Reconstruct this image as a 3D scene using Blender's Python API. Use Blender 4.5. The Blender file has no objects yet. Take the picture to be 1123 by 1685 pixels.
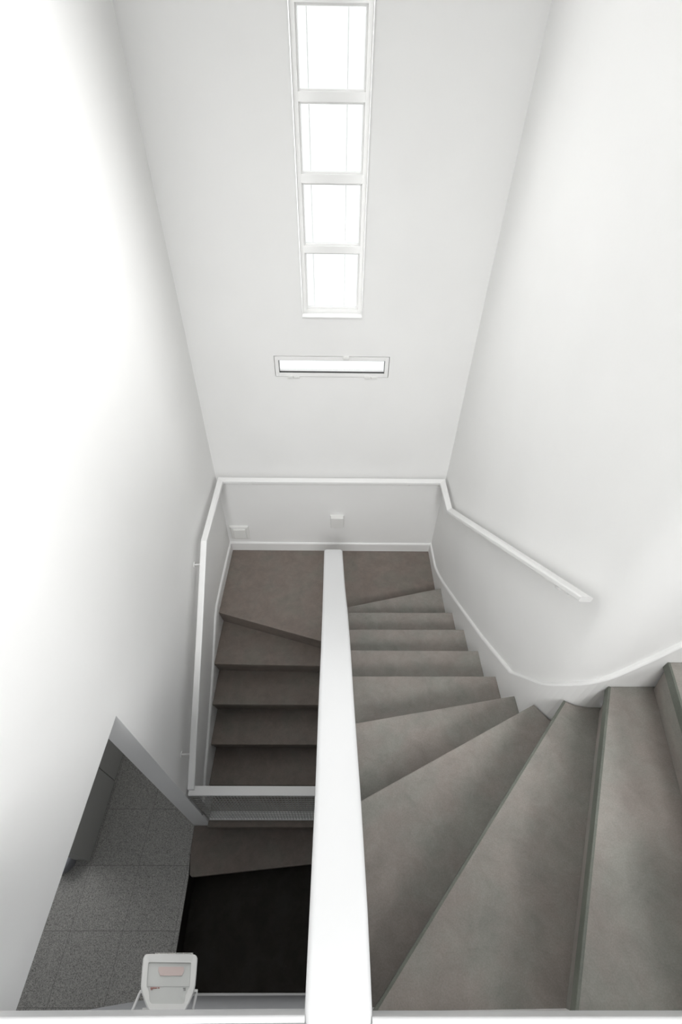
import bpy, bmesh, math, random
from mathutils import Vector, Matrix
random.seed(7)
SC = bpy.context.scene
COL = SC.collection
H0 = 4.25                      # eye height above the terrazzo floor; heights below are given from the eye
RISE = .18

# ------------------------------------------------------------------ camera
FPX, PITCH, YAW, ROLL = 751.29, .787103, .010985, .015911
cyw, syw = math.cos(YAW), math.sin(YAW)
Fv = Vector((syw*math.cos(PITCH), cyw*math.cos(PITCH), -math.sin(PITCH)))
Rv = Vector((cyw, -syw, 0)); Uv = Rv.cross(Fv)
R2 = Rv*math.cos(ROLL) + Uv*math.sin(ROLL); U2 = R2.cross(Fv)
cam = bpy.data.cameras.new('camera'); cam_ob = bpy.data.objects.new('camera', cam); COL.objects.link(cam_ob)
cam.sensor_fit = 'VERTICAL'; cam.sensor_height = 36.0; cam.sensor_width = 24.0
cam.lens = 36.0*FPX/1685.0; cam.clip_start = .02; cam.clip_end = 100
M = Matrix(((R2.x, U2.x, -Fv.x, 0), (R2.y, U2.y, -Fv.y, 0), (R2.z, U2.z, -Fv.z, H0), (0, 0, 0, 1)))
cam_ob.matrix_world = M
SC.camera = cam_ob

# ------------------------------------------------------------------ world, lights, exposure
SC.view_settings.view_transform = 'Standard'; SC.view_settings.look = 'None'
SC.view_settings.exposure = 0.05; SC.view_settings.gamma = 1.0
SC.view_settings.use_curve_mapping = False
W = bpy.data.worlds.new('world'); SC.world = W; W.use_nodes = True
bg = W.node_tree.nodes['Background']; bg.inputs[0].default_value = (1, 1, 1, 1); bg.inputs[1].default_value = 1.25

def area(name, loc, rot, sx, sy, power, col=(1, 1, 1), spread=180):
    l = bpy.data.lights.new(name, 'AREA'); l.shape = 'RECTANGLE'; l.size = sx; l.size_y = sy
    l.energy = power; l.color = col; l.spread = math.radians(spread)
    o = bpy.data.objects.new(name, l); COL.objects.link(o)
    o.location = (loc[0], loc[1], loc[2]+H0); o.rotation_euler = rot
    return o
R90 = math.pi/2
def aimed(name, loc, target, sx, sy, power, spread):
    o = area(name, loc, (0, 0, 0), sx, sy, power, spread=spread)
    o.rotation_euler = (Vector(target)-Vector(loc)).to_track_quat('-Z', 'Y').to_euler(); return o
# daylight: low sun veiled by cloud through the hall window, sky light through the hall window and an added roof opening; corridor, back and side-room fills are added
aimed('veiled_sun_light', (10.5, -7, 5), (-.96, .8, -.8), 2.5, 2.5, 72, 30)
aimed('hall_window_light', (3.25, -2.0, 2.2), (-.96, .3, -1.6), 1.6, 1.6, 7.5, 50)
aimed('corridor_fill_light', (3.25, .2, 2.2), (-.96, .5, -1.9), .75, 1.5, 5.4, 50)  # added fill for the low left wall and near treads, not a known window
aimed('back_fill_light', (0, -3.15, 2.6), (0, 2.6, -2.6), 1.5, 1.3, 14.6, 45)  # added fill from behind the viewer to brighten the lower far wall
area('tall_window_light', (-.04, 2.72, -.25), (-R90, 0, 0), .28, 1.5, 7.5)
area('side_room_fill_light', (-3.1, 1.2, -3.0), (0, -R90, 0), 1.0, 1.2, 15)  # added fill so the side room is lit; no window there

# ------------------------------------------------------------------ materials
def new_mat(name):
    m = bpy.data.materials.new(name); m.use_nodes = True
    nt = m.node_tree; b = nt.nodes['Principled BSDF']
    return m, nt, b
def nd(nt, t, **kw):
    n = nt.nodes.new(t)
    for k, v in kw.items(): setattr(n, k, v)
    return n
def ramp(nt, stops):
    r = nd(nt, 'ShaderNodeValToRGB'); cr = r.color_ramp
    while len(cr.elements) < len(stops): cr.elements.new(.5)
    for e, (p, c) in zip(cr.elements, stops): e.position = p; e.color = (*c, 1)
    return r
def paint(name, col, rough=.55, bump=.02, scale=60, var=.015):
    m, nt, b = new_mat(name)
    tc = nd(nt, 'ShaderNodeTexCoord'); n = nd(nt, 'ShaderNodeTexNoise'); n.inputs['Scale'].default_value = 2.2; n.inputs['Detail'].default_value = 5
    nt.links.new(tc.outputs['Object'], n.inputs['Vector'])
    r = ramp(nt, [(.3, tuple(c*(1-var) for c in col)), (.7, tuple(min(1, c*(1+var)) for c in col))])
    nt.links.new(n.outputs['Fac'], r.inputs['Fac']); nt.links.new(r.outputs['Color'], b.inputs['Base Color'])
    b.inputs['Roughness'].default_value = rough
    n2 = nd(nt, 'ShaderNodeTexNoise'); n2.inputs['Scale'].default_value = scale; n2.inputs['Detail'].default_value = 3
    nt.links.new(tc.outputs['Object'], n2.inputs['Vector'])
    bp = nd(nt, 'ShaderNodeBump'); bp.inputs['Strength'].default_value = bump; bp.inputs['Distance'].default_value = .004
    nt.links.new(n2.outputs['Fac'], bp.inputs['Height']); nt.links.new(bp.outputs['Normal'], b.inputs['Normal'])
    return m
def concrete(name, ca, cb, cc, rough=.62):
    """trowelled micro-cement: big soft clouds between two tones, streaks, fine grain, pale specks"""
    m, nt, b = new_mat(name); L = nt.links
    tc = nd(nt, 'ShaderNodeTexCoord')
    oi = nd(nt, 'ShaderNodeObjectInfo')
    add = nd(nt, 'ShaderNodeVectorMath', operation='ADD')
    mul = nd(nt, 'ShaderNodeVectorMath', operation='SCALE'); mul.inputs['Scale'].default_value = 9
    cmb = nd(nt, 'ShaderNodeCombineXYZ')
    L.new(oi.outputs['Random'], cmb.inputs[0]); L.new(oi.outputs['Random'], cmb.inputs[1])
    L.new(cmb.outputs[0], mul.inputs[0]); L.new(tc.outputs['Object'], add.inputs[0]); L.new(mul.outputs[0], add.inputs[1])
    def noise(sc, det, rgh=.55, dist=0):
        n = nd(nt, 'ShaderNodeTexNoise'); n.inputs['Scale'].default_value = sc; n.inputs['Detail'].default_value = det
        n.inputs['Roughness'].default_value = rgh; n.inputs['Distortion'].default_value = dist
        L.new(add.outputs[0], n.inputs['Vector']); return n
    big = noise(4.5, 7, .62, .25); r1 = ramp(nt, [(.40, ca), (.50, cb), (.60, cc)]); L.new(big.outputs['Fac'], r1.inputs['Fac'])
    mid = noise(13, 9, .74, .4); r2 = ramp(nt, [(.34, (.76, .76, .76)), (.62, (1.12, 1.12, 1.11))]); L.new(mid.outputs['Fac'], r2.inputs['Fac'])
    mx = nd(nt, 'ShaderNodeMix', data_type='RGBA', blend_type='MULTIPLY'); mx.inputs['Factor'].default_value = .6
    L.new(r1.outputs['Color'], mx.inputs['A']); L.new(r2.outputs['Color'], mx.inputs['B'])
    fine = noise(260, 2, .6); r3 = ramp(nt, [(.3, (.86, .86, .86)), (.7, (1.12, 1.12, 1.12))]); L.new(fine.outputs['Fac'], r3.inputs['Fac'])
    mx2 = nd(nt, 'ShaderNodeMix', data_type='RGBA', blend_type='MULTIPLY'); mx2.inputs['Factor'].default_value = .7
    L.new(mx.outputs['Result'], mx2.inputs['A']); L.new(r3.outputs['Color'], mx2.inputs['B'])
    vo = nd(nt, 'ShaderNodeTexVoronoi'); vo.inputs['Scale'].default_value = 26; L.new(add.outputs[0], vo.inputs['Vector'])
    r4 = ramp(nt, [(.0, (.85, .85, .85)), (.035, (0, 0, 0))]); L.new(vo.outputs['Distance'], r4.inputs['Fac'])
    mx3 = nd(nt, 'ShaderNodeMix', data_type='RGBA'); L.new(r4.outputs['Color'], mx3.inputs['Factor'])
    L.new(mx2.outputs['Result'], mx3.inputs['A']); mx3.inputs['B'].default_value = (.34, .33, .31, 1)
    L.new(mx3.outputs['Result'], b.inputs['Base Color'])
    b.inputs['Roughness'].default_value = rough
    bp = nd(nt, 'ShaderNodeBump'); bp.inputs['Strength'].default_value = .12; bp.inputs['Distance'].default_value = .003
    L.new(mid.outputs['Fac'], bp.inputs['Height']); L.new(bp.outputs['Normal'], b.inputs['Normal'])
    return m
def terrazzo(name):
    m, nt, b = new_mat(name); L = nt.links
    tc = nd(nt, 'ShaderNodeTexCoord')
    v1 = nd(nt, 'ShaderNodeTexVoronoi'); v1.inputs['Scale'].default_value = 300; L.new(tc.outputs['Object'], v1.inputs['Vector'])
    r1 = ramp(nt, [(.0, (.13, .13, .12)), (.22, (.28, .275, .26)), (.6, (.37, .365, .345)), (1, (.52, .51, .48))])
    sx = nd(nt, 'ShaderNodeSeparateColor'); L.new(v1.outputs['Color'], sx.inputs[0]); L.new(sx.outputs[0], r1.inputs['Fac'])
    v2 = nd(nt, 'ShaderNodeTexVoronoi'); v2.inputs['Scale'].default_value = 60; L.new(tc.outputs['Object'], v2.inputs['Vector'])
    r2 = ramp(nt, [(.0, (.25, .25, .25)), (.09, (.25, .25, .25)), (.13, (1, 1, 1))]); L.new(v2.outputs['Distance'], r2.inputs['Fac'])
    mx = nd(nt, 'ShaderNodeMix', data_type='RGBA', blend_type='MULTIPLY'); mx.inputs['Factor'].default_value = .8
    L.new(r1.outputs['Color'], mx.inputs['A']); L.new(r2.outputs['Color'], mx.inputs['B'])
    # tile joints, pitch .357 m
    sep = nd(nt, 'ShaderNodeSeparateXYZ'); L.new(tc.outputs['Object'], sep.inputs[0])
    fac = None
    for k, off in ((0, 1.446), (1, -.531)):
        a = nd(nt, 'ShaderNodeMath', operation='ADD'); a.inputs[1].default_value = off+.357*20; L.new(sep.outputs[k], a.inputs[0])
        d = nd(nt, 'ShaderNodeMath', operation='PINGPONG'); d.inputs[1].default_value = .1785; L.new(a.outputs[0], d.inputs[0])
        t = nd(nt, 'ShaderNodeMath', operation='LESS_THAN'); t.inputs[1].default_value = .0016; L.new(d.outputs[0], t.inputs[0])
        if fac is None: fac = t
        else:
            q = nd(nt, 'ShaderNodeMath', operation='MAXIMUM'); L.new(fac.outputs[0], q.inputs[0]); L.new(t.outputs[0], q.inputs[1]); fac = q
    mx2 = nd(nt, 'ShaderNodeMix', data_type='RGBA'); L.new(fac.outputs[0], mx2.inputs['Factor'])
    L.new(mx.outputs['Result'], mx2.inputs['A']); mx2.inputs['B'].default_value = (.19, .185, .175, 1)
    L.new(mx2.outputs['Result'], b.inputs['Base Color']); b.inputs['Roughness'].default_value = .5
    return m
M_WALL = paint('white_wall_paint', (.90, .90, .89), .6, .05, 90)
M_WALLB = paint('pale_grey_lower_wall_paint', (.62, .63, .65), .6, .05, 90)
M_TRIM = paint('white_gloss_paint', (.86, .86, .85), .35, .01, 30, .006)
M_CAP = paint('white_cap_paint', (.69, .695, .70), .4, .01, 20, .004)
M_CEIL = paint('white_ceiling_paint', (.82, .82, .82), .7, .02, 60)
M_STEP = concrete('trowelled_micro_cement', (.272, .242, .220), (.266, .247, .224), (.250, .244, .220))
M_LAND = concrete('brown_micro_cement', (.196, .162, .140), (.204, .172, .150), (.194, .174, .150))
M_NOSE = concrete('green_grey_nosing_paint', (.115, .125, .105), (.125, .135, .112), (.14, .148, .125), .5)
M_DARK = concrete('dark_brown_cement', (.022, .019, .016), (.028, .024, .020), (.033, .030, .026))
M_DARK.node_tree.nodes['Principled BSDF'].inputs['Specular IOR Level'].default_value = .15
M_TERR = terrazzo('speckled_terrazzo_tiles')
M_CAB = paint('dark_grey_cabinet_laminate', (.40, .40, .38), .45, .01, 20)
M_FLOORUP = paint('pale_grey_floor_paint', (.38, .385, .39), .5, .01, 20)
M_PLAST = paint('white_plastic', (.82, .82, .80), .4, .0, 20, .004)
M_WIRE = paint('galvanised_wire', (.50, .50, .48), .4, .0, 20, .004)
M_STEEL, _nt, _b = new_mat('brushed_steel'); _b.inputs['Base Color'].default_value = (.55, .55, .54, 1); _b.inputs['Metallic'].default_value = 1; _b.inputs['Roughness'].default_value = .3
M_GAP, _nt, _b = new_mat('dark_recess_seal'); _b.inputs['Base Color'].default_value = (.06, .06, .06, 1); _b.inputs['Roughness'].default_value = .8
M_RED, _nt, _b = new_mat('red_print'); _b.inputs['Base Color'].default_value = (.62, .22, .18, 1)
M_GREYP, _nt, _b = new_mat('grey_print'); _b.inputs['Base Color'].default_value = (.50, .50, .50, 1)
M_TUBE, _nt, _b = new_mat('pinkish_reflector'); _b.inputs['Base Color'].default_value = (.72, .60, .57, 1); _b.inputs['Roughness'].default_value = .4
M_BINLID = paint('grey_bin_plastic', (.30, .31, .34), .35, .0, 20)
def glass_mat(name, tint, spec):
    m, nt, b = new_mat(name); L = nt.links; out = nt.nodes['Material Output']
    t = nd(nt, 'ShaderNodeBsdfTransparent'); t.inputs[0].default_value = (*tint, 1)
    g = nd(nt, 'ShaderNodeBsdfGlossy'); g.inputs['Roughness'].default_value = .03
    n = nd(nt, 'ShaderNodeTexNoise'); n.inputs['Scale'].default_value = 3
    mp = nd(nt, 'ShaderNodeMapRange'); mp.inputs['To Min'].default_value = spec*.8; mp.inputs['To Max'].default_value = spec*1.2
    L.new(n.outputs['Fac'], mp.inputs['Value'])
    x = nd(nt, 'ShaderNodeMixShader'); L.new(mp.outputs[0], x.inputs[0]); L.new(t.outputs[0], x.inputs[1]); L.new(g.outputs[0], x.inputs[2])
    L.new(x.outputs[0], out.inputs[0]); nt.nodes.remove(b); return m
M_GLASS = glass_mat('window_glass', (.97, .98, .98), .05)
M_LENS, _nt, _b = new_mat('frosted_lens'); _b.inputs['Base Color'].default_value = (.70, .71, .69, 1); _b.inputs['Roughness'].default_value = .25
_b.inputs['IOR'].default_value = 1.2

# ------------------------------------------------------------------ mesh helpers
def link(name, bm, mat, parent=None, bevel=0, seg=2, smooth=False):
    bmesh.ops.remove_doubles(bm, verts=bm.verts, dist=1e-6)
    bmesh.ops.recalc_face_normals(bm, faces=bm.faces)
    me = bpy.data.meshes.new(name); bm.to_mesh(me); bm.free()
    for m in (mat if isinstance(mat, (list, tuple)) else [mat]): me.materials.append(m)
    o = bpy.data.objects.new(name, me); COL.objects.link(o)
    if smooth:
        for p in me.polygons: p.use_smooth = True
    if parent:
        o.parent = parent
        if parent.type == 'EMPTY' or parent.location.length > 0:
            o.matrix_parent_inverse = Matrix.Translation(-Vector(abs_loc(parent)))
    if bevel:
        b = o.modifiers.new('bevel', 'BEVEL'); b.width = bevel; b.segments = seg; b.limit_method = 'ANGLE'; b.angle_limit = math.radians(40)
    return o
def abs_loc(o):
    l = Vector(o.location); return l
def Pz(p): return (p[0], p[1], p[2]+H0)
def box(bm, x0, x1, y0, y1, z0, z1):
    v = [bm.verts.new(Pz((x, y, z))) for z in (z0, z1) for x, y in ((x0, y0), (x1, y0), (x1, y1), (x0, y1))]
    for f in ((3, 2, 1, 0), (4, 5, 6, 7), (0, 1, 5, 4), (1, 2, 6, 5), (2, 3, 7, 6), (3, 0, 4, 7)): bm.faces.new([v[i] for i in f])
    return bm
def rings(bm, rs, cap=True, closed=True):
    V = [[bm.verts.new(Pz(p)) for p in r] for r in rs]
    n = len(rs[0])
    for a, b in zip(V, V[1:]):
        for i in range(n if closed else n-1): bm.faces.new((a[i], a[(i+1) % n], b[(i+1) % n], b[i]))
    if cap: bm.faces.new(V[0][::-1]); bm.faces.new(V[-1])
    return bm
def prism(bm, poly, z0, z1): return rings(bm, [[(x, y, z0) for x, y in poly], [(x, y, z1) for x, y in poly]])
def tube(bm, pts, r, n=8):
    rs = []; P = [Vector(p) for p in pts]
    for i, p in enumerate(P):
        d = (P[min(i+1, len(P)-1)] - P[max(i-1, 0)]).normalized()
        a = d.cross(Vector((0, 0, 1)));
        if a.length < .05: a = d.cross(Vector((1, 0, 0)))
        a.normalize(); b = d.cross(a)
        rs.append([tuple(p + a*r*math.cos(t) + b*r*math.sin(t)) for t in [2*math.pi*k/n for k in range(n)]])
    return rings(bm, rs)
def quad(bm, *pts): bm.faces.new([bm.verts.new(Pz(p)) for p in pts])
def grid_slab(bm, front, back):
    """front/back: 2D arrays of points (rows x cols) -> closed solid"""
    nr, nc = len(front), len(front[0])
    A = [[bm.verts.new(Pz(p)) for p in r] for r in front]; B = [[bm.verts.new(Pz(p)) for p in r] for r in back]
    for G in (A, B):
        for i in range(nr-1):
            for j in range(nc-1): bm.faces.new((G[i][j], G[i][j+1], G[i+1][j+1], G[i+1][j]))
    for i in range(nr-1):
        for j in (0, nc-1): bm.faces.new((A[i][j], A[i+1][j], B[i+1][j], B[i][j]))
    for j in range(nc-1):
        for i in (0, nr-1): bm.faces.new((A[i][j], A[i][j+1], B[i][j+1], B[i][j]))
    return bm
def struct(o): o['kind'] = 'structure'; return o
def tag(o, label, cat, group=None):
    o['label'] = label; o['category'] = cat
    if group: o['group'] = group
    return o
def thing(name, loc, label, cat, group=None):
    o = bpy.data.objects.new(name, None); COL.objects.link(o); o.location = Pz(loc); o.empty_display_size = .1
    return tag(o, label, cat, group)
B = bmesh.new
def interp(x, T):
    if x <= T[0][0]: return T[0][1]
    for (a, b), (c, d) in zip(T, T[1:]):
        if x <= c: return b+(d-b)*(x-a)/(c-a)
    return T[-1][1]
def lv(k): return -4.25 + (k+6)*RISE          # height of tread k below the eye (0 = landing)

# ------------------------------------------------------------------ setting: walls
YF = 2.68; XLN = -.964; XRN = .843; TOP = 4.2; BOT = -4.75
LF = [(-4.75, -.964), (-3.2, -.958), (-2.3, -.942), (-2.03, -.938), (-.9, -.912), (.1, -.895), (1.6, -.88)]     # far edge of the left wall
RF = [(-4.75, .843), (-2.0, .838), (-1.0, .826), (1.6, .818)]
def xl(y, z): t = min(1, max(0, (y-.8)/(YF-.8))); return XLN + (interp(z, LF)-XLN)*t
def xr(y, z): t = min(1, max(0, (y-.9)/(YF-.9))); return XRN + (interp(z, RF)-XRN)*t
LINT = -2.06; JY = .78; NY = -.14
bm = B(); zs = [BOT, -4, -3.2, -2.6, -2.3, LINT, -1.5, -.9, -.4, .1, .8, 1.6, 3, TOP]; ys = [JY, 1.1, 1.5, 1.9, 2.3, YF+.1]
grid_slab(bm, [[(xl(y, z), y, z) for z in zs] for y in ys], [[(-1.096, y, z) for z in zs] for y in ys])
zs2 = [z for z in zs if z >= LINT]
grid_slab(bm, [[(XLN, y, z) for z in zs2] for y in (-.9, NY, JY)], [[(-1.096, y, z) for z in zs2] for y in (-.9, NY, JY)])
box(bm, -1.096, XLN, -3.2, -.9, LINT, 2.0); box(bm, -1.096, XLN, -3.2, -.9, 3.2, TOP); box(bm, -1.096, XLN, -3.2, -2.3, 2.0, 3.2)
struct(link('wall_left', bm, M_WALL))

# far wall with the two window openings
WX0, WX1, WZ0, WZ1 = -.212, .131, -1.082, .46
HX0, HX1, HZ0, HZ1 = -.404, .318, -1.464, -1.324
bm = B(); Y0, Y1 = YF, YF+.11
box(bm, -1.1, WX0, Y0, Y1, WZ0, TOP); box(bm, WX1, .98, Y0, Y1, WZ0, TOP); box(bm, WX0, WX1, Y0, Y1, WZ1, TOP)
Y1 = YF+.058; box(bm, -1.1, .98, Y0, Y1, HZ1, WZ0)
box(bm, -1.1, HX0, Y0, Y1, HZ0, HZ1); box(bm, HX1, .98, Y0, Y1, HZ0, HZ1)
box(bm, -1.1, .98, Y0, Y1, BOT, HZ0)
struct(link('wall_far', bm, M_WALL))

# right wall: runs towards the viewer, turns a soft rounded corner and continues to the right
YC = .710
def corner(off):                                    # plan polyline; off = distance in front of the wall face
    r = .115; cx, cy = XRN+r, YC+r
    rr = r+off
    pts = []
    for k in range(11):
        a = math.pi + (math.pi/2)*k/10
        pts.append((cx+rr*math.cos(a), cy+rr*math.sin(a)))
    return pts
rows = []
for y in (YF+.1, 2.2, 1.8, 1.4, 1.1): rows.append([(xr(y, z), y, z) for z in zs])
for (x, y) in corner(0): rows.append([(x, y, z) for z in zs])
rows.append([(3.3, YC, z) for z in zs])
bm = B(); V = [[bm.verts.new(Pz(p)) for p in r] for r in rows]
for a, b in zip(V, V[1:]):
    for i in range(len(zs)-1): bm.faces.new((a[i], a[i+1], b[i+1], b[i]))
back = [(3.3, YF+.1)]
for zi in (0, len(zs)-1):
    c = bm.verts.new(Pz((3.3, YF+.1, zs[zi]))); bm.faces.new([r[zi] for r in V]+[c])
c0 = [v for v in bm.verts if abs(v.co.x-3.3) < 1e-5 and abs(v.co.y-(YF+.1)) < 1e-5]
o = struct(link('wall_right', bm, M_WALL, smooth=True))
m_ = o.modifiers.new('es', 'EDGE_SPLIT'); m_.split_angle = math.radians(35)

# lower near wall under the hall floor, bending away into the side room
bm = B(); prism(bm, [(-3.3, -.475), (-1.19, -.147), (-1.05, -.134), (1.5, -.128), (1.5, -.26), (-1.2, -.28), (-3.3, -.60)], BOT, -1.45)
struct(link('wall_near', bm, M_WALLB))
bm = B(); rings(bm, [[(x, -.134+.0, z) for x, z in ((-1.0, -4.43), (-.06, -4.43), (-.06, -4.36), (-1.0, -4.36))],
                     [(x, -.122, z) for x, z in ((-1.0, -4.43), (-.06, -4.43), (-.06, -4.362), (-1.0, -4.362))]])
struct(link('baseboard_near', bm, M_TRIM))
# hall floor slab with its white front edge, above the near wall
FZ = -1.19
bm = B(); prism(bm, [(-.964, -.0725), (.0, -.0695), (1.30, -.0715), (1.30, .71), (3.3, .71), (3.3, -3.2), (-.964, -3.2)], -1.45, FZ-.001)
struct(link('floor_upper', bm, M_FLOORUP))
def edge_trim(x0, x1, ya, yb, zt, zb, nm, depth):
    bm = B(); r = .005
    prof = [(-depth, zb), (0, zb)] + [(-r+r*math.cos(a), zt-r+r*math.sin(a)) for a in [k*math.pi/2/6 for k in range(7)]] + [(-depth, zt)]
    rings(bm, [[(x, y0+p[0], p[1]) for p in prof] for x, y0 in ((x0, ya), (x1, yb))])
    return struct(link(nm, bm, M_CAP))
edge_trim(-.964, -.05, -.0635, -.0595, FZ, -1.36, 'trim_1', .0095)
edge_trim(.068, 1.30, -.0615, -.0615, FZ, -1.345, 'trim_2', .0105)
# upstand below the slab on the right, beside the winding steps
bm = B(); prism(bm, [(.066, -.0815), (1.30, -.0675), (1.30, -.127), (.066, -.127)], -2.3, -1.36)
struct(link('baseboard_stair_near', bm, M_TRIM))

# spine wall between the flights (its rounded top follows the flights)
SP = [(1.944, -2.306), (1.729, -2.190), (1.511, -2.072), (1.345, -1.958), (1.207, -1.862), (1.065, -1.775), (.892, -1.676), (.756, -1.602), (.643, -1.540), (.52, -1.474), (.418, -1.419), (.332, -1.370), (.188, -1.289), (.08, -1.233), (.0, -1.203), (-.055, -1.188), (-.10, -1.186), (-.16, -1.186)]
SL = [(-.16, -.051), (.08, -.051), (.332, -.053), (.643, -.059), (.892, -.062), (1.065, -.065), (1.207, -.068), (1.345, -.072), (1.511, -.076), (1.729, -.081), (1.944, -.085)]
def sleft(y): return interp(y, SL)
def sright(y): return sleft(y)+.12
bm = B(); rs = []
def sp_section(y, z, ins=0.0):
    a, b = sleft(y)+ins, sright(y)-ins; r = .014
    s = [(a, y, BOT)]
    for k in range(6): t = math.pi - k*math.pi/2/5; s.append((a+r+r*math.cos(t), y, z-r+r*math.sin(t)))
    for k in range(6): t = math.pi/2 - k*math.pi/2/5; s.append((b-r+r*math.cos(t), y, z-r+r*math.sin(t)))
    s.append((b, y, BOT)); return s
for k in range(6):
    t = k/5*math.pi/2; rs.append(sp_section(1.944+.022*math.cos(t), -2.306-.016*(1-math.sin(t))-.011*math.cos(t), .026*(1-math.sin(t))))
for y, z in SP[1:]: rs.append(sp_section(y, z))
rings(bm, rs)
o = struct(link('wall_center', bm, M_CAP, smooth=True)); m_ = o.modifiers.new('es', 'EDGE_SPLIT'); m_.split_angle = math.radians(40)

# ------------------------------------------------------------------ setting: floors, ceilings, enclosure
bm = B(); prism(bm, [(-3.3, -.50), (-1.055, -.145), (-1.056, .075), (-1.066, .468), (-1.085, .60), (-1.096, .777), (-1.096, 2.9), (-3.3, 2.9)], -4.62, -4.25)
struct(link('floor', bm, M_TERR))
bm = B(); E_ = [(-1.052, -.12), (-1.053, .075), (-1.063, .468), (-1.082, .60)]
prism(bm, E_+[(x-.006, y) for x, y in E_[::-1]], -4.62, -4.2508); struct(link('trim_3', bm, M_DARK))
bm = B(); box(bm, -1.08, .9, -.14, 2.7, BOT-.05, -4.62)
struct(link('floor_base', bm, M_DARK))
bm = B(); box(bm, -3.3, -1.097, -.65, 2.9, LINT+.1, LINT+.2); struct(link('ceiling_side_room', bm, M_CEIL))
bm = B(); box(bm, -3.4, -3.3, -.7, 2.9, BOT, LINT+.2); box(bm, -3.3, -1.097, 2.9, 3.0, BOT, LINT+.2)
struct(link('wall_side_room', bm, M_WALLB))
bm = B(); box(bm, -1.2, 3.4, 2.0, 2.9, TOP, TOP+.1); box(bm, -1.2, 3.4, -3.3, .2, TOP, TOP+.1); box(bm, -1.2, -.6, .2, 2.0, TOP, TOP+.1); box(bm, .5, 3.4, .2, 2.0, TOP, TOP+.1)  # unseen roof opening added to let sky light down the shaft
struct(link('ceiling', bm, M_CEIL))
bm = B(); box(bm, -1.1, 3.4, -3.3, -3.2, -1.45, 1.9); box(bm, -1.1, 3.4, -3.3, -3.2, 3.3, TOP); box(bm, -1.1, -.8, -3.3, -3.2, 1.9, 3.3); box(bm, .8, 3.4, -3.3, -3.2, 1.9, 3.3); struct(link('wall_back', bm, M_WALL))  # high opening added to go with the back fill
bm = B()                                                   # hall wall with its window opening, plus one added for the corridor fill
box(bm, 3.3, 3.4, -3.2, YF+.1, -1.45, 1.25); box(bm, 3.3, 3.4, -3.2, YF+.1, 3.2, TOP); box(bm, 3.3, 3.4, -3.2, -3.1, 1.25, 3.2); box(bm, 3.3, 3.4, -1.0, -.2, 1.25, 3.2); box(bm, 3.3, 3.4, .65, YF+.1, 1.25, 3.2)
box(bm, 3.3, 3.4, .7, YF+.1, BOT, -1.45)
struct(link('wall_hall', bm, M_WALL))

# ------------------------------------------------------------------ setting: skirting boards along the stairs
def skirt(nm, path, depth, thick=.015):
    """path: (x, y, ztop, nx, ny) with n pointing into the room; board with a bright rounded top edge"""
    bm = B(); rs = []
    for (x, y, z, nx, ny) in path:
        def q(d, zz): return (x+nx*d, y+ny*d, zz)
        rs.append([q(-.004, z-depth), q(thick, z-depth), q(thick, z-.012), q(thick*.8, z-.004), q(thick*.45, z), q(-.004, z+.001)])
    rings(bm, rs)
    return struct(link(nm, bm, M_TRIM))
SKL = [(.785, -3.90), (.933, -3.784), (1.048, -3.708), (1.158, -3.655), (1.339, -3.545), (1.5, -3.45), (1.67, -3.335), (1.85, -3.20), (1.95, -3.125), (2.02, -3.09), (2.2, -3.078), (2.68, -3.074)]
skirt('baseboard_left', [(xl(y, z), y, z, 1, 0) for y, z in SKL], .42)
skirt('baseboard_far', [(x, YF, -3.075, 0, -1) for x in (-.95, .83)], .15)
SKR = [(2.68, -3.070), (2.42, -3.062), (2.30, -3.01), (2.15, -2.92), (2.018, -2.829), (1.678, -2.588), (1.354, -2.353), (1.146, -2.188), (.996, -2.068), (.92, -1.952), (.86, -1.858)]
path = [(xr(y, z), y, z, -1, 0) for y, z in SKR]
cor = corner(0); zc = [(0, -1.805), (.2, -1.735), (.35, -1.675), (.5, -1.62), (.7, -1.555), (1, -1.458)]
for k, (x, y) in enumerate(cor):
    a = math.pi + (math.pi/2)*k/10
    path.append((x, y, interp(k/10, zc), math.cos(a)*1.0, math.sin(a)))
for x, z in ((1.02, -1.35), (1.054, -1.28), (1.10, -1.20), (1.25, -1.08)): path.append((x, YC, z, 0, -1))
skirt('baseboard_right', path, .50)

# ------------------------------------------------------------------ stairs
LIP, SET = .028, .035
def step_mesh(nos, back, z, zlow, lip=LIP):
    """nos: two ends of the nosing line; back: the two ends behind it (same side order)"""
    (ax, ay), (bx, by) = nos; (cx_, cy_), (dx, dy) = back
    u = Vector((bx-ax, by-ay)); u.normalize(); n = Vector((-u.y, u.x))
    m = Vector((cx_+dx-ax-bx, cy_+dy-ay-by))
    if n.dot(m) < 0: n = -n
    a2 = (ax+n.x*SET, ay+n.y*SET); b2 = (bx+n.x*SET, by+n.y*SET)
    a1 = (ax+n.x*.006, ay+n.y*.006); b1 = (bx+n.x*.006, by+n.y*.006)
    bm = B()
    rings(bm, [[(ax, ay, z), (bx, by, z), (dx, dy, z), (cx_, cy_, z)],
               [(ax, ay, z-lip), (bx, by, z-lip), (dx, dy, z-lip), (cx_, cy_, z-lip)],
               [(a1[0], a1[1], z-lip-.006), (b1[0], b1[1], z-lip-.006), (dx, dy, z-lip-.006), (cx_, cy_, z-lip-.006)],
               [(a2[0], a2[1], zlow), (b2[0], b2[1], zlow), (dx, dy, zlow), (cx_, cy_, zlow)]])
    return bm, (a2, b2)
def nose_mesh(nos, z, h, back_dir, t=.004):
    (ax, ay), (bx, by) = nos; nx, ny = back_dir
    bm = B(); rings(bm, [[(x-nx*t, y-ny*t, z+.0006), (x+nx*.004, y+ny*.004, z+.0006), (x+nx*.004, y+ny*.006, z-h), (x-nx*t, y-ny*t, z-h)] for x, y in nos])
    return bm

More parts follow.
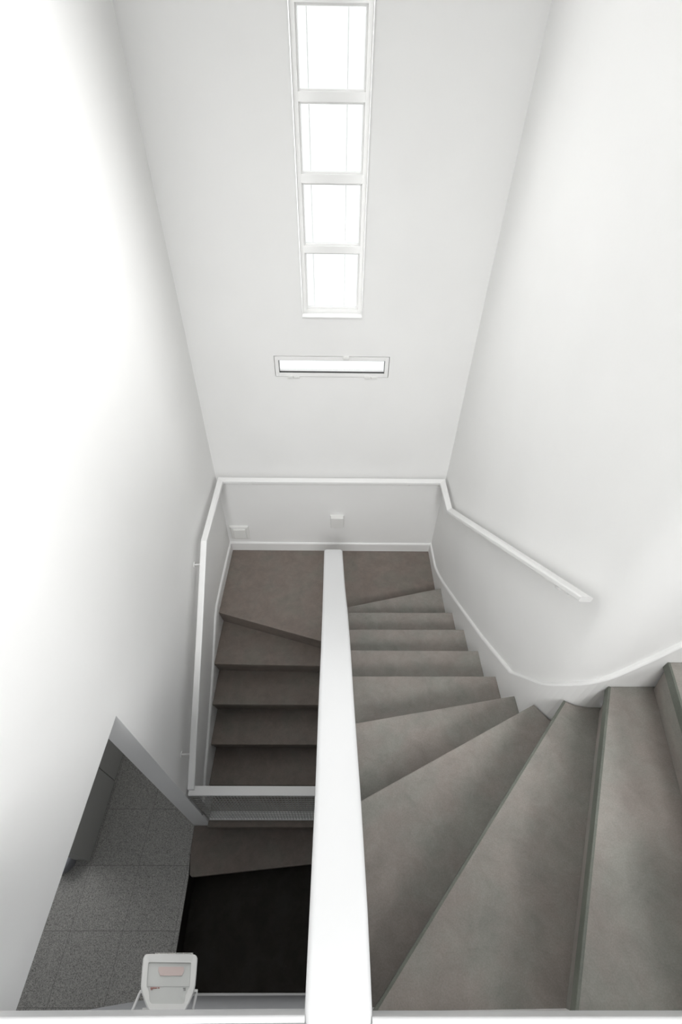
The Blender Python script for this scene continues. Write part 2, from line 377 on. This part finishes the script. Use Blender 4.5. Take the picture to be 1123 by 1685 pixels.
stair_up = thing('staircase', (.45, 1.0, lv(0)), 'upper flight of brown-grey cement steps winding up on the right of the white spine wall', 'stairs')
RX = .828
NR = {1: [(sright(1.94), 1.939), (RX, 2.133)], 2: [(sright(1.79), 1.789), (RX, 1.793)], 3: [(sright(1.55), 1.547), (RX, 1.552)],
      4: [(sright(1.3), 1.306), (RX, 1.307)], 5: [(sright(1.06), 1.064), (RX, 1.068)], 6: [(sright(.76), .759), (RX, .890)],
      7: [(sright(.42), .413), (RX+.001, .778)], 8: [(.0685, -.122), (.872, .717)], 9: [(.552, -.090), (.957, .6945)],
      10: [(.893, -.085), (1.072, .6945)], 11: [(1.235, -.085), (1.262, .6945)]}
for k in range(1, 12):
    a, b = NR[k]
    if k == 11: back = [(1.299, -.085), (1.299, .6945)]
    elif k == 8: back = [(.70, -.075), (1.01, .6945)]
    else:
        c, d = NR[k+1]
        # behind the next riser line
        u = Vector((d[0]-c[0], d[1]-c[1])); u.normalize(); n = Vector((-u.y, u.x)); m = Vector((c[0]+d[0]-a[0]-b[0], c[1]+d[1]-a[1]-b[1]))
        if n.dot(m) < 0: n = -n
        e = .06
        if k <= 5: back = [(c[0], c[1]-e), (RX, d[1]-e)]
        elif k == 6: back = [(sright(.35), .35), (RX, .72)]
        elif k == 7: back = [(.0685, -.10), (.93, .705)]
        else: back = [(c[0]+e, c[1]), (d[0]+e, d[1])]
    zt = lv(k) if k < 11 else FZ
    if k == 8:      # triangular winder meets the near wall along its side
        bm = B(); pts = [(.0685, -.122), (.872, .717), (.90, .7035), (.95, .695), (1.01, .6945), (.62, -.074), (.0685, -.080)]
        pts = [(.095, -.0925), (.872, .717), (.905, .7025), (.95, .6955), (1.01, .6945), (.62, -.095)]
        low = [list(p) for p in pts]; low[0] = [.122, -.0925]; low[1] = [.898, .705]
        rings(bm, [[(x, y, zt) for x, y in pts], [(x, y, zt-LIP) for x, y in pts], [(x, y, lv(7)+.0002) for x, y in low]])
    elif k == 7:
        bm = B(); pts = [a, b, (.836, .765), (.85, .745), (.871, .718), (.92, .70), (.93, .695), (.14, -.094), (.0685, -.094)]
        low = [list(p) for p in pts]; low[0] = [a[0], a[1]-.038]; low[1] = [b[0]+.004, b[1]-.035]
        pts = [(x, y) for x, y in pts]
        rings(bm, [[(x, y, zt) for x, y in pts], [(x, y, zt-LIP) for x, y in pts], [(x, y, lv(6)+.0002) for x, y in low]])
    else:
        bm, base = step_mesh([a, b], back, zt, lv(k-1)+.0002)
    link('step', bm, M_STEP, stair_up, .003, 2)
    if k in (9, 10, 11):
        u = Vector((b[0]-a[0], b[1]-a[1])).normalized(); bd = (u.y, -u.x)
        if bd[0] < 0: bd = (-bd[0], -bd[1])
        link('nosing_strip', nose_mesh([a, b], zt, .034, bd), M_NOSE, stair_up, .0015)['label'] = 'green-grey painted strip along the step edge'
    if k == 8:
        u = Vector((.872-.095, .717+.0925)).normalized(); bd = (u.y, -u.x)
        link('nosing_strip', nose_mesh([(.098, -.0894), (.872, .717)], zt, .02, bd, .004), M_NOSE, stair_up, .001)['label'] = 'thin chipped green-grey strip along the step edge'

bm = B(); LX = -.949
prism(bm, [(LX, 2.665), (LX, 2.011), (sleft(1.75)-.0, 1.752), (sleft(1.75), 1.97), (sright(1.94), 1.97), (sright(1.9), 1.88), (RX, 2.07), (RX, 2.665)], lv(-1)+.0002, lv(0))
for v in bm.verts:       # the riser under the landing edge leans back
    if v.co.z < lv(-.5)+H0 and v.co.y < 2.02 and v.co.x < 0: v.co.y += .037
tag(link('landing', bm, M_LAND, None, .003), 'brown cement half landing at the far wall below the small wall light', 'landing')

stair_dn = thing('staircase', (-.5, 1.2, lv(-6)), 'lower flight of brown cement steps going down on the left of the white spine wall', 'stairs')
NL = {-1: (1.665, 1.652), -2: (1.425, 1.425), -3: (1.197, 1.197), -4: (.967, .967), -5: (.737, .737)}
for k, (ya, yb) in NL.items():
    yb2 = NL[k+1] if k < -1 else None
    ba, bb = (yb2[0]+.055, yb2[1]+.055) if yb2 else (2.09, 1.84)
    bm, _ = step_mesh([(LX, ya), (sleft(yb), yb)], [(LX, ba), (sleft(bb), bb)], lv(k), lv(k-1)+.0002)
    link('step', bm, M_LAND, stair_dn, .003)  # same brown cement as the landing
# last step level with the side room: rounded corner at its free end
bm = B(); zt = lv(-6)-.001
pts = [(-1.066+.002, .50), (-1.060, .478), (-1.045, .466), (-1.02, .466), (sleft(.55), .552), (sleft(.8), .80), (-.949, .80), (-.949, .778), (-1.0955, .778), (-1.085, .60)]
rings(bm, [[(x, y, zt) for x, y in pts], [(x, y, zt-.03) for x, y in pts], [(x+(.02 if i < 3 else 0), y+(.03 if i < 5 else 0), lv(-7)+.0002) for i, (x, y) in enumerate(pts)]])
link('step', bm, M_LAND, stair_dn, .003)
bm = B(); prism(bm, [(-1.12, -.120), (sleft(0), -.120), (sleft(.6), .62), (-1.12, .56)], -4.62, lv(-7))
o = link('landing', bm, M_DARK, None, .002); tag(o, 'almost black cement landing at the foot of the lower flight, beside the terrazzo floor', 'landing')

# ------------------------------------------------------------------ handrail
def rail_mesh(segs, t, r=.006):
    """segs: list of (outer xyz, inner xyz) of the top face"""
    bm = B(); rs = []
    for (o_, i_) in segs:
        o_, i_ = Vector(o_), Vector(i_); d = (i_-o_).normalized(); w = (i_-o_).length; up = Vector((0, 0, 1))
        prof = []
        for (cx_, cz_, a0) in ((r, -r, math.pi), (w-r, -r, math.pi/2), (w-r, -t+r, 0), (r, -t+r, -math.pi/2)):
            for k in range(4):
                a = a0 - k*math.pi/2/3; prof.append((cx_+r*math.cos(a), cz_+r*math.sin(a)))
        rs.append([tuple(o_+d*p+up*q) for p, q in prof])
    rings(bm, rs); return bm
hr = thing('handrail', (0, 2.62, -2.29), 'long white handrail following the left, far and right walls around the stairwell', 'handrail')
SEG = [((-.900, .765, -3.165), (-.860, .765, -3.165)), ((-.904, 1.50, -2.655), (-.864, 1.50, -2.655)), ((-.906, 2.0, -2.288), (-.866, 2.0, -2.288)),
       ((-.913, 2.642, -2.284), (-.870, 2.602, -2.294)), ((.821, 2.642, -2.282), (.779, 2.602, -2.290)),
       ((.812, 2.300, -2.256), (.770, 2.275, -2.256)), ((.811, .825, -1.202), (.769, .825, -1.196))]
link('rail', rail_mesh(SEG, .026), M_TRIM, hr)
def bracket(px, py, pz, wx, wy):       # under-rail point and wall point
    bm = B(); d = Vector((px-wx, py-wy, 0)); L = d.length; d.normalize()
    wp = Vector((wx, wy, pz-.055))
    pts = [wp+d*.001, wp+d*.012, wp+d*(L*.6)+Vector((0, 0, .004)), wp+d*(L*.92)+Vector((0, 0, .018)), Vector((px, py, pz-.025))]
    tube(bm, [tuple(p) for p in pts], .0055, 8)
    n = 14; s = Vector((-d.y, d.x, 0))
    rings(bm, [[tuple(wp+d*q+s*.018*math.cos(2*math.pi*k/n)+Vector((0, 0, .018*math.sin(2*math.pi*k/n)))) for k in range(n)] for q in (-.003, .005)])
    link('bracket', bm, M_TRIM, hr)
bracket(.790, 2.055, -2.085, .8415, 2.055); bracket(.790, .975, -1.315, .843, .975)
bracket(-.885, 1.90, -2.36, xl(1.9, -2.5), 1.90); bracket(-.882, .94, -3.045, -.964, .94)
bracket(-.655, 2.622, -2.30, -.655, YF); bracket(.553, 2.622, -2.30, .553, YF)

# ------------------------------------------------------------------ wire guard across the lower flight
gd = thing('wire_guard', (-.5, .80, -4.07), 'white wire mesh guard with a flat top rail fixed across the lower flight', 'guard rail')
GX0, GX1 = -.945, sleft(.8)-.002
bm = B(); box(bm, GX0, GX1, .778, .833, -3.386, -3.362); link('top_rail', bm, M_TRIM, gd, .003)
bm = B(); box(bm, GX0, GX1, .778, .833, -4.066, -4.048); link('bottom_rail', bm, M_TRIM, gd, .002)
bm = B()
nv = 40
for yy in (.782, .829):
    for i in range(nv+1):
        x = GX0+.008+(GX1-GX0-.016)*i/nv
        tube(bm, [(x, yy, -4.05), (x, yy, -3.384)], .0018, 4)
    for j in range(1, 13):
        z = -4.05+.666*j/13
        tube(bm, [(GX0+.006, yy+.002, z), (GX1-.004, yy+.002, z)], .0018, 4)
link('wire_mesh', bm, M_WIRE, gd)
for xx in (GX0, GX1-.006):
    bm = B(); box(bm, xx, xx+.006, .778, .833, -4.05, -3.386); link('side_bar', bm, M_STEEL if xx == GX0 else M_TRIM, gd, .001)
for z in (-3.48, -3.88):
    bm = B(); box(bm, -.963, -.944, .79, .82, z-.02, z+.02); w = link('wall_bracket', bm, M_STEEL, gd, .002); w['label'] = 'steel fixing plate'
    bm = B(); rings(bm, [[(-.956+.006*math.cos(a), yy, z+.006*math.sin(a)) for a in [2*math.pi*k/10 for k in range(10)]] for yy in (.774, .791)])
    link('screw', bm, M_STEEL, w)

# ------------------------------------------------------------------ tall window
def frame_rect(bm, x0, x1, z0, z1, w, y0, y1):
    box(bm, x0, x0+w, y0, y1, z0, z1); box(bm, x1-w, x1, y0, y1, z0, z1)
    box(bm, x0+w, x1-w, y0, y1, z0, z0+w); box(bm, x0+w, x1-w, y0, y1, z1-w, z1)
def window_obj(nm, bm, mat): return struct(link(nm, bm, mat, None, .0015))
FYa, FYb = 2.735, 2.775
bm = B(); frame_rect(bm, WX0, WX1, WZ0, WZ1, .022, FYa, FYb)
win = window_obj('window_1', bm, M_TRIM)
TR = [(-.762, -.727), (-.452, -.415), (-.153, -.118), (.144, .18)]
edges = [WZ0+.022] + [e for t in TR for e in t] + [WZ1-.022]
for a, b in TR:
    bm = B(); box(bm, WX0+.021, WX1-.021, FYa-.004, FYb, a, b); link('transom', bm, M_TRIM, win, .0015)
for i in range(0, len(edges), 2):
    bm = B(); frame_rect(bm, WX0+.022, WX1-.022, edges[i], edges[i+1], .008, FYa+.012, FYb-.004); link('sash', bm, M_TRIM, win, .001)
    bm = B(); box(bm, WX0+.026, WX1-.026, 2.752, 2.756, edges[i]+.004, edges[i+1]-.004); link('pane', bm, M_GLASS, win)
for x in (-.146, .030):
    bm = B(); tube(bm, [(x, 2.80, WZ0), (x, 2.80, WZ1)], .0022, 6); link('guard_bar', bm, M_TRIM, win)
bm = B(); box(bm, WX0-.004, WX1+.004, 2.672, FYa+.001, WZ0-.006, WZ0+.004); link('window_sill', bm, M_TRIM, win, .002)
for x0, x1 in ((WX0-.004, WX0+.001), (WX1-.001, WX1+.004)):
    bm = B(); box(bm, x0, x1, 2.674, 2.684, WZ0, WZ1); link('edge_bead', bm, M_TRIM, win, .001)

# small hopper window
bm = B(); g = .0035
box(bm, HX0, HX1, 2.705, 2.715, HZ1-.006, HZ1); box(bm, HX0, HX1, 2.705, 2.715, HZ0, HZ0+.006); box(bm, HX0, HX0+.006, 2.705, 2.715, HZ0, HZ1); box(bm, HX1-.006, HX1, 2.705, 2.715, HZ0, HZ1)
hop = struct(link('window_2', bm, M_GAP))
bm = B(); frame_rect(bm, HX0+g, HX1-g, HZ0+g, HZ1-g, .024, 2.677, 2.73); link('window_frame', bm, M_WALL, hop, .0015)
bm = B(); frame_rect(bm, HX0+g+.024, HX1-g-.024, HZ0+g+.024, HZ1-g-.024, .0018, 2.681, 2.70); link('seal', bm, M_GAP, hop)
bm = B(); box(bm, HX0+.027, HX1-.027, 2.712, 2.716, HZ0+.027, HZ1-.027); link('pane', bm, M_GLASS, hop)
bm = B(); box(bm, .026, .066, 2.664, 2.684, HZ1-.014, HZ1+.002); link('latch', bm, M_PLAST, hop, .003)
for x0 in (-.329, .166):
    bm = B(); box(bm, x0, x0+.038, 2.668, 2.684, HZ0-.008, HZ0+.010); box(bm, x0+.042, x0+.080, 2.671, 2.684, HZ0-.008, HZ0+.004)
    link('hinge', bm, M_PLAST, hop, .002)

# ------------------------------------------------------------------ fittings on the far wall
wl = thing('wall_light', (-.003, 2.66, -2.80), 'small white cube wall light on the far wall above the spine wall end', 'wall light')
bm = B(); box(bm, -.055, .050, 2.634, 2.672, -2.834, -2.724); link('housing', bm, M_PLAST, wl, .003)
bm = B(); box(bm, -.060, .056, 2.672, 2.681, -2.838, -2.728); link('back_plate', bm, M_PLAST, wl, .002)
ap = thing('wall_plate', (-.85, 2.67, -2.95), 'square white flush wall plate low in the far left corner above the skirting', 'wall plate')
bm = B(); rings(bm, [[(-.925, 2.681, -2.865), (-.765, 2.681, -2.865), (-.765, 2.681, -3.022), (-.925, 2.681, -3.022)],
                     [(-.925, 2.666, -2.865), (-.765, 2.666, -2.865), (-.765, 2.668, -3.022), (-.925, 2.668, -3.022)],
                     [(-.912, 2.660, -2.876), (-.778, 2.660, -2.876), (-.778, 2.662, -3.012), (-.912, 2.662, -3.012)]])
link('frame', bm, M_PLAST, ap, .001)
bm = B(); box(bm, -.895, -.790, 2.648, 2.663, -2.998, -2.888); link('rocker', bm, M_PLAST, ap, .004)

# ------------------------------------------------------------------ side room: cabinets and bin
def cabinet(y0, y1, label):
    t = thing('base_cabinet', (-2.0, (y0+y1)/2, -4.25), label, 'cabinet')
    bm = B(); box(bm, -1.900, -1.830, y0+.001, y1-.001, -4.17, -3.36); link('body', bm, M_CAB, t, .001)
    bm = B(); box(bm, -1.895, -1.822, y0+.012, y1-.001, -4.25, -4.17); link('plinth', bm, M_CAB, t)
    bm = B(); box(bm, -1.829, -1.811, y0+.0015, y1-.0015, -4.236, -3.37); link('door', bm, M_CAB, t, .0015)
cabinet(.552, 1.080, 'nearer dark grey base cabinet on the terrazzo floor, seen through the wall opening')
cabinet(1.082, 1.61, 'farther dark grey base cabinet, mostly hidden behind the white jamb of the opening')
bn = thing('waste_bin', (-2.0, .565, -4.25), 'small round grey bin on the terrazzo floor at the end of the cabinets', 'bin')
def lathe(prof, cx_, cy_, n=32):
    bm = B(); rings(bm, [[(cx_+r*math.cos(2*math.pi*k/n), cy_+r*math.sin(2*math.pi*k/n), z) for k in range(n)] for r, z in prof]); return bm
link('body', lathe([(.085, -4.25), (.088, -4.245), (.089, -4.16), (.089, -4.155)], -2.003, .565), M_BINLID, bn, 0, 2, True)
link('lid', lathe([(.090, -4.155), (.090, -4.15), (.075, -4.142), (.04, -4.138), (.002, -4.137)], -2.003, .565), M_BINLID, bn, 0, 2, True)
bm = B(); tube(bm, [(-2.06, .56, -4.135), (-2.0, .545, -4.128), (-1.945, .53, -4.135)], .006, 6); link('handle', bm, M_GAP, bn)

# ------------------------------------------------------------------ floodlight under the hall floor edge
C0 = Vector((-.437, -.027, -1.75)); NRM = Vector((.22, .16, .95)).normalized()
UX = (Vector((1, 0, 0)) - NRM*NRM.x).normalized(); VX = NRM.cross(UX).normalized()
def pix(u, v):                                   # a measured outline point laid on the lamp's tilted front plane
    d = Fv + R2*((u-561.5)/FPX) - U2*((v-842.5)/FPX); t = C0.dot(NRM)/d.dot(NRM); p = d*t - C0
    return (p.dot(UX), p.dot(VX))
def cr(px, py): return pix(200+px/7.02, 1540+py/7.02)
OUT = [cr(*p) for p in ((310, 202), (282, 206), (262, 222), (248, 252), (243, 290), (232, 430), (222, 575), (226, 620), (237, 665), (270, 765), (304, 848), (318, 864), (335, 870), (705, 875), (728, 870), (742, 858), (790, 770), (835, 660), (848, 610), (858, 560), (870, 430), (880, 285), (882, 250), (872, 226), (852, 210), (825, 206))]
INN = [cr(*p) for p in ((318, 302), (318, 304), (316, 306), (312, 312), (310, 320), (300, 430), (291, 560), (294, 590), (304, 606), (318, 650), (325, 740), (332, 762), (350, 782), (700, 784), (718, 778), (728, 760), (737, 690), (765, 630), (780, 606), (790, 575), (798, 430), (805, 320), (803, 312), (801, 309), (799, 308), (796, 307))]
def L3(p, h): return tuple(C0 + UX*p[0] + VX*p[1] + NRM*h)
def sc(P, s): 
    cx_ = sum(p[0] for p in P)/len(P); cy_ = sum(p[1] for p in P)/len(P); return [(cx_+(p[0]-cx_)*s, cy_+(p[1]-cy_)*s) for p in P]
fl = thing('floodlight', tuple(C0), 'white floodlight facing up on a wire bracket below the hall floor edge', 'floodlight')
bm = B()
rings(bm, [[L3(p, -.016) for p in INN], [L3(p, -.002) for p in INN], [L3(p, .0) for p in sc(OUT, .96)], [L3(p, -.004) for p in sc(OUT, .99)], [L3(p, -.012) for p in OUT], [L3(p, -.03) for p in sc(OUT, .98)], [L3(p, -.055) for p in sc(OUT, .80)], [L3(p, -.065) for p in sc(OUT, .62)]])
link('body', bm, M_PLAST, fl)
bm = B(); rings(bm, [[L3(p, -.0155) for p in sc(INN, .995)], [L3(p, -.0065) for p in sc(INN, .995)]]); link('lens', bm, M_LENS, fl)['label'] = 'frosted front glass'
bm = B(); P_ = [cr(*p) for p in ((430, 352), (720, 352), (725, 400), (700, 455), (450, 455), (425, 400))]
rings(bm, [[L3(p, -.0065) for p in P_], [L3(p, -.0045) for p in P_]]); link('lamp_tube', bm, M_TUBE, fl)['label'] = 'faint pink lamp tube behind the glass'
P_ = [cr(*p) for p in ((300, 578), (790, 578), (790, 581), (300, 581))]
bm = B(); rings(bm, [[L3(p, -.0065) for p in P_], [L3(p, -.0055) for p in P_]]); link('glass_seam', bm, M_GREYP, fl)
bm = B()                                         # tiny red lettering, too small to read
def marks(bm, x0, x1, y0, y1, n, skip=()):
    for i in range(n):
        if i in skip: continue
        a = x0+(x1-x0)*i/n; b = a+(x1-x0)/n*.72
        for (p0, p1, q0, q1) in ((a, a+(b-a)*.3, y0, y1), (a, b, y0+(y1-y0)*(.0 if i % 2 else .75), y0+(y1-y0)*(.25 if i % 2 else 1)), (b-(b-a)*.3, b, y0, y1) if i % 3 else (a, b, y0+(y1-y0)*.4, y0+(y1-y0)*.6)):
            P_ = [cr(*p) for p in ((p0, q0), (p1, q0), (p1, q1), (p0, q1))]
            rings(bm, [[L3(p, -.0065) for p in P_], [L3(p, -.0045) for p in P_]])
marks(bm, 335, 442, 590, 604, 11, (8,)); marks(bm, 337, 365, 611, 619, 3)
link('red_lettering', bm, M_RED, fl)
bm = B(); marks(bm, 715, 745, 594, 602, 4); marks(bm, 720, 745, 614, 624, 3); link('grey_lettering', bm, M_GREYP, fl)
bm = B()
for i in range(30):
    x = 395+430*i/29; a = cr(x-3, 187); b = cr(x+3, 187); c = cr(x+3.5, 225); d = cr(x-3, 225)
    rings(bm, [[L3(p, -.045) for p in (a, b, c, d)], [L3(p, -.006) for p in (a, b, c, d)]])
link('cooling_fins', bm, M_PLAST, fl)
WY = -.131
def wp3(u, v, h): return Vector(L3(pix(u, v), h))
bl = wp3(231, 1629, -.02); br = wp3(325, 1628, -.02); bl0 = wp3(236, 1629, -.02); br0 = wp3(317, 1628, -.02)
bm = B()
l_end = Vector((-.60, WY+.003, -1.80)); r_end = Vector((-.37, WY+.003, -1.80))
l_end = Vector((bl.x-.028, WY+.003, bl.z-.01)); r_end = Vector((br.x-.010, WY+.003, br.z-.01))
tube(bm, [tuple(bl0), tuple(bl), tuple(bl+(l_end-bl)*.08), tuple(l_end), (l_end.x+.02, WY+.003, l_end.z), (r_end.x-.02, WY+.003, r_end.z), tuple(r_end), tuple(br+(r_end-br)*.08), tuple(br), tuple(br0)], .0035, 8)
link('bracket', bm, M_TRIM, fl)
c1 = wp3(302, 1662, -.05)
bm = B(); tube(bm, [tuple(c1), tuple(c1+Vector((0, -.012, -.01))), (c1.x-.004, WY+.02, c1.z-.02), (c1.x-.02, WY+.001, c1.z-.02)], .004, 8); link('cable', bm, M_PLAST, fl)
bm = B(); k1 = wp3(234, 1658, -.02); k2 = wp3(246, 1658, -.02); tube(bm, [tuple(k1), tuple(k2)], .0025, 6); link('adjusting_pin', bm, M_PLAST, fl)
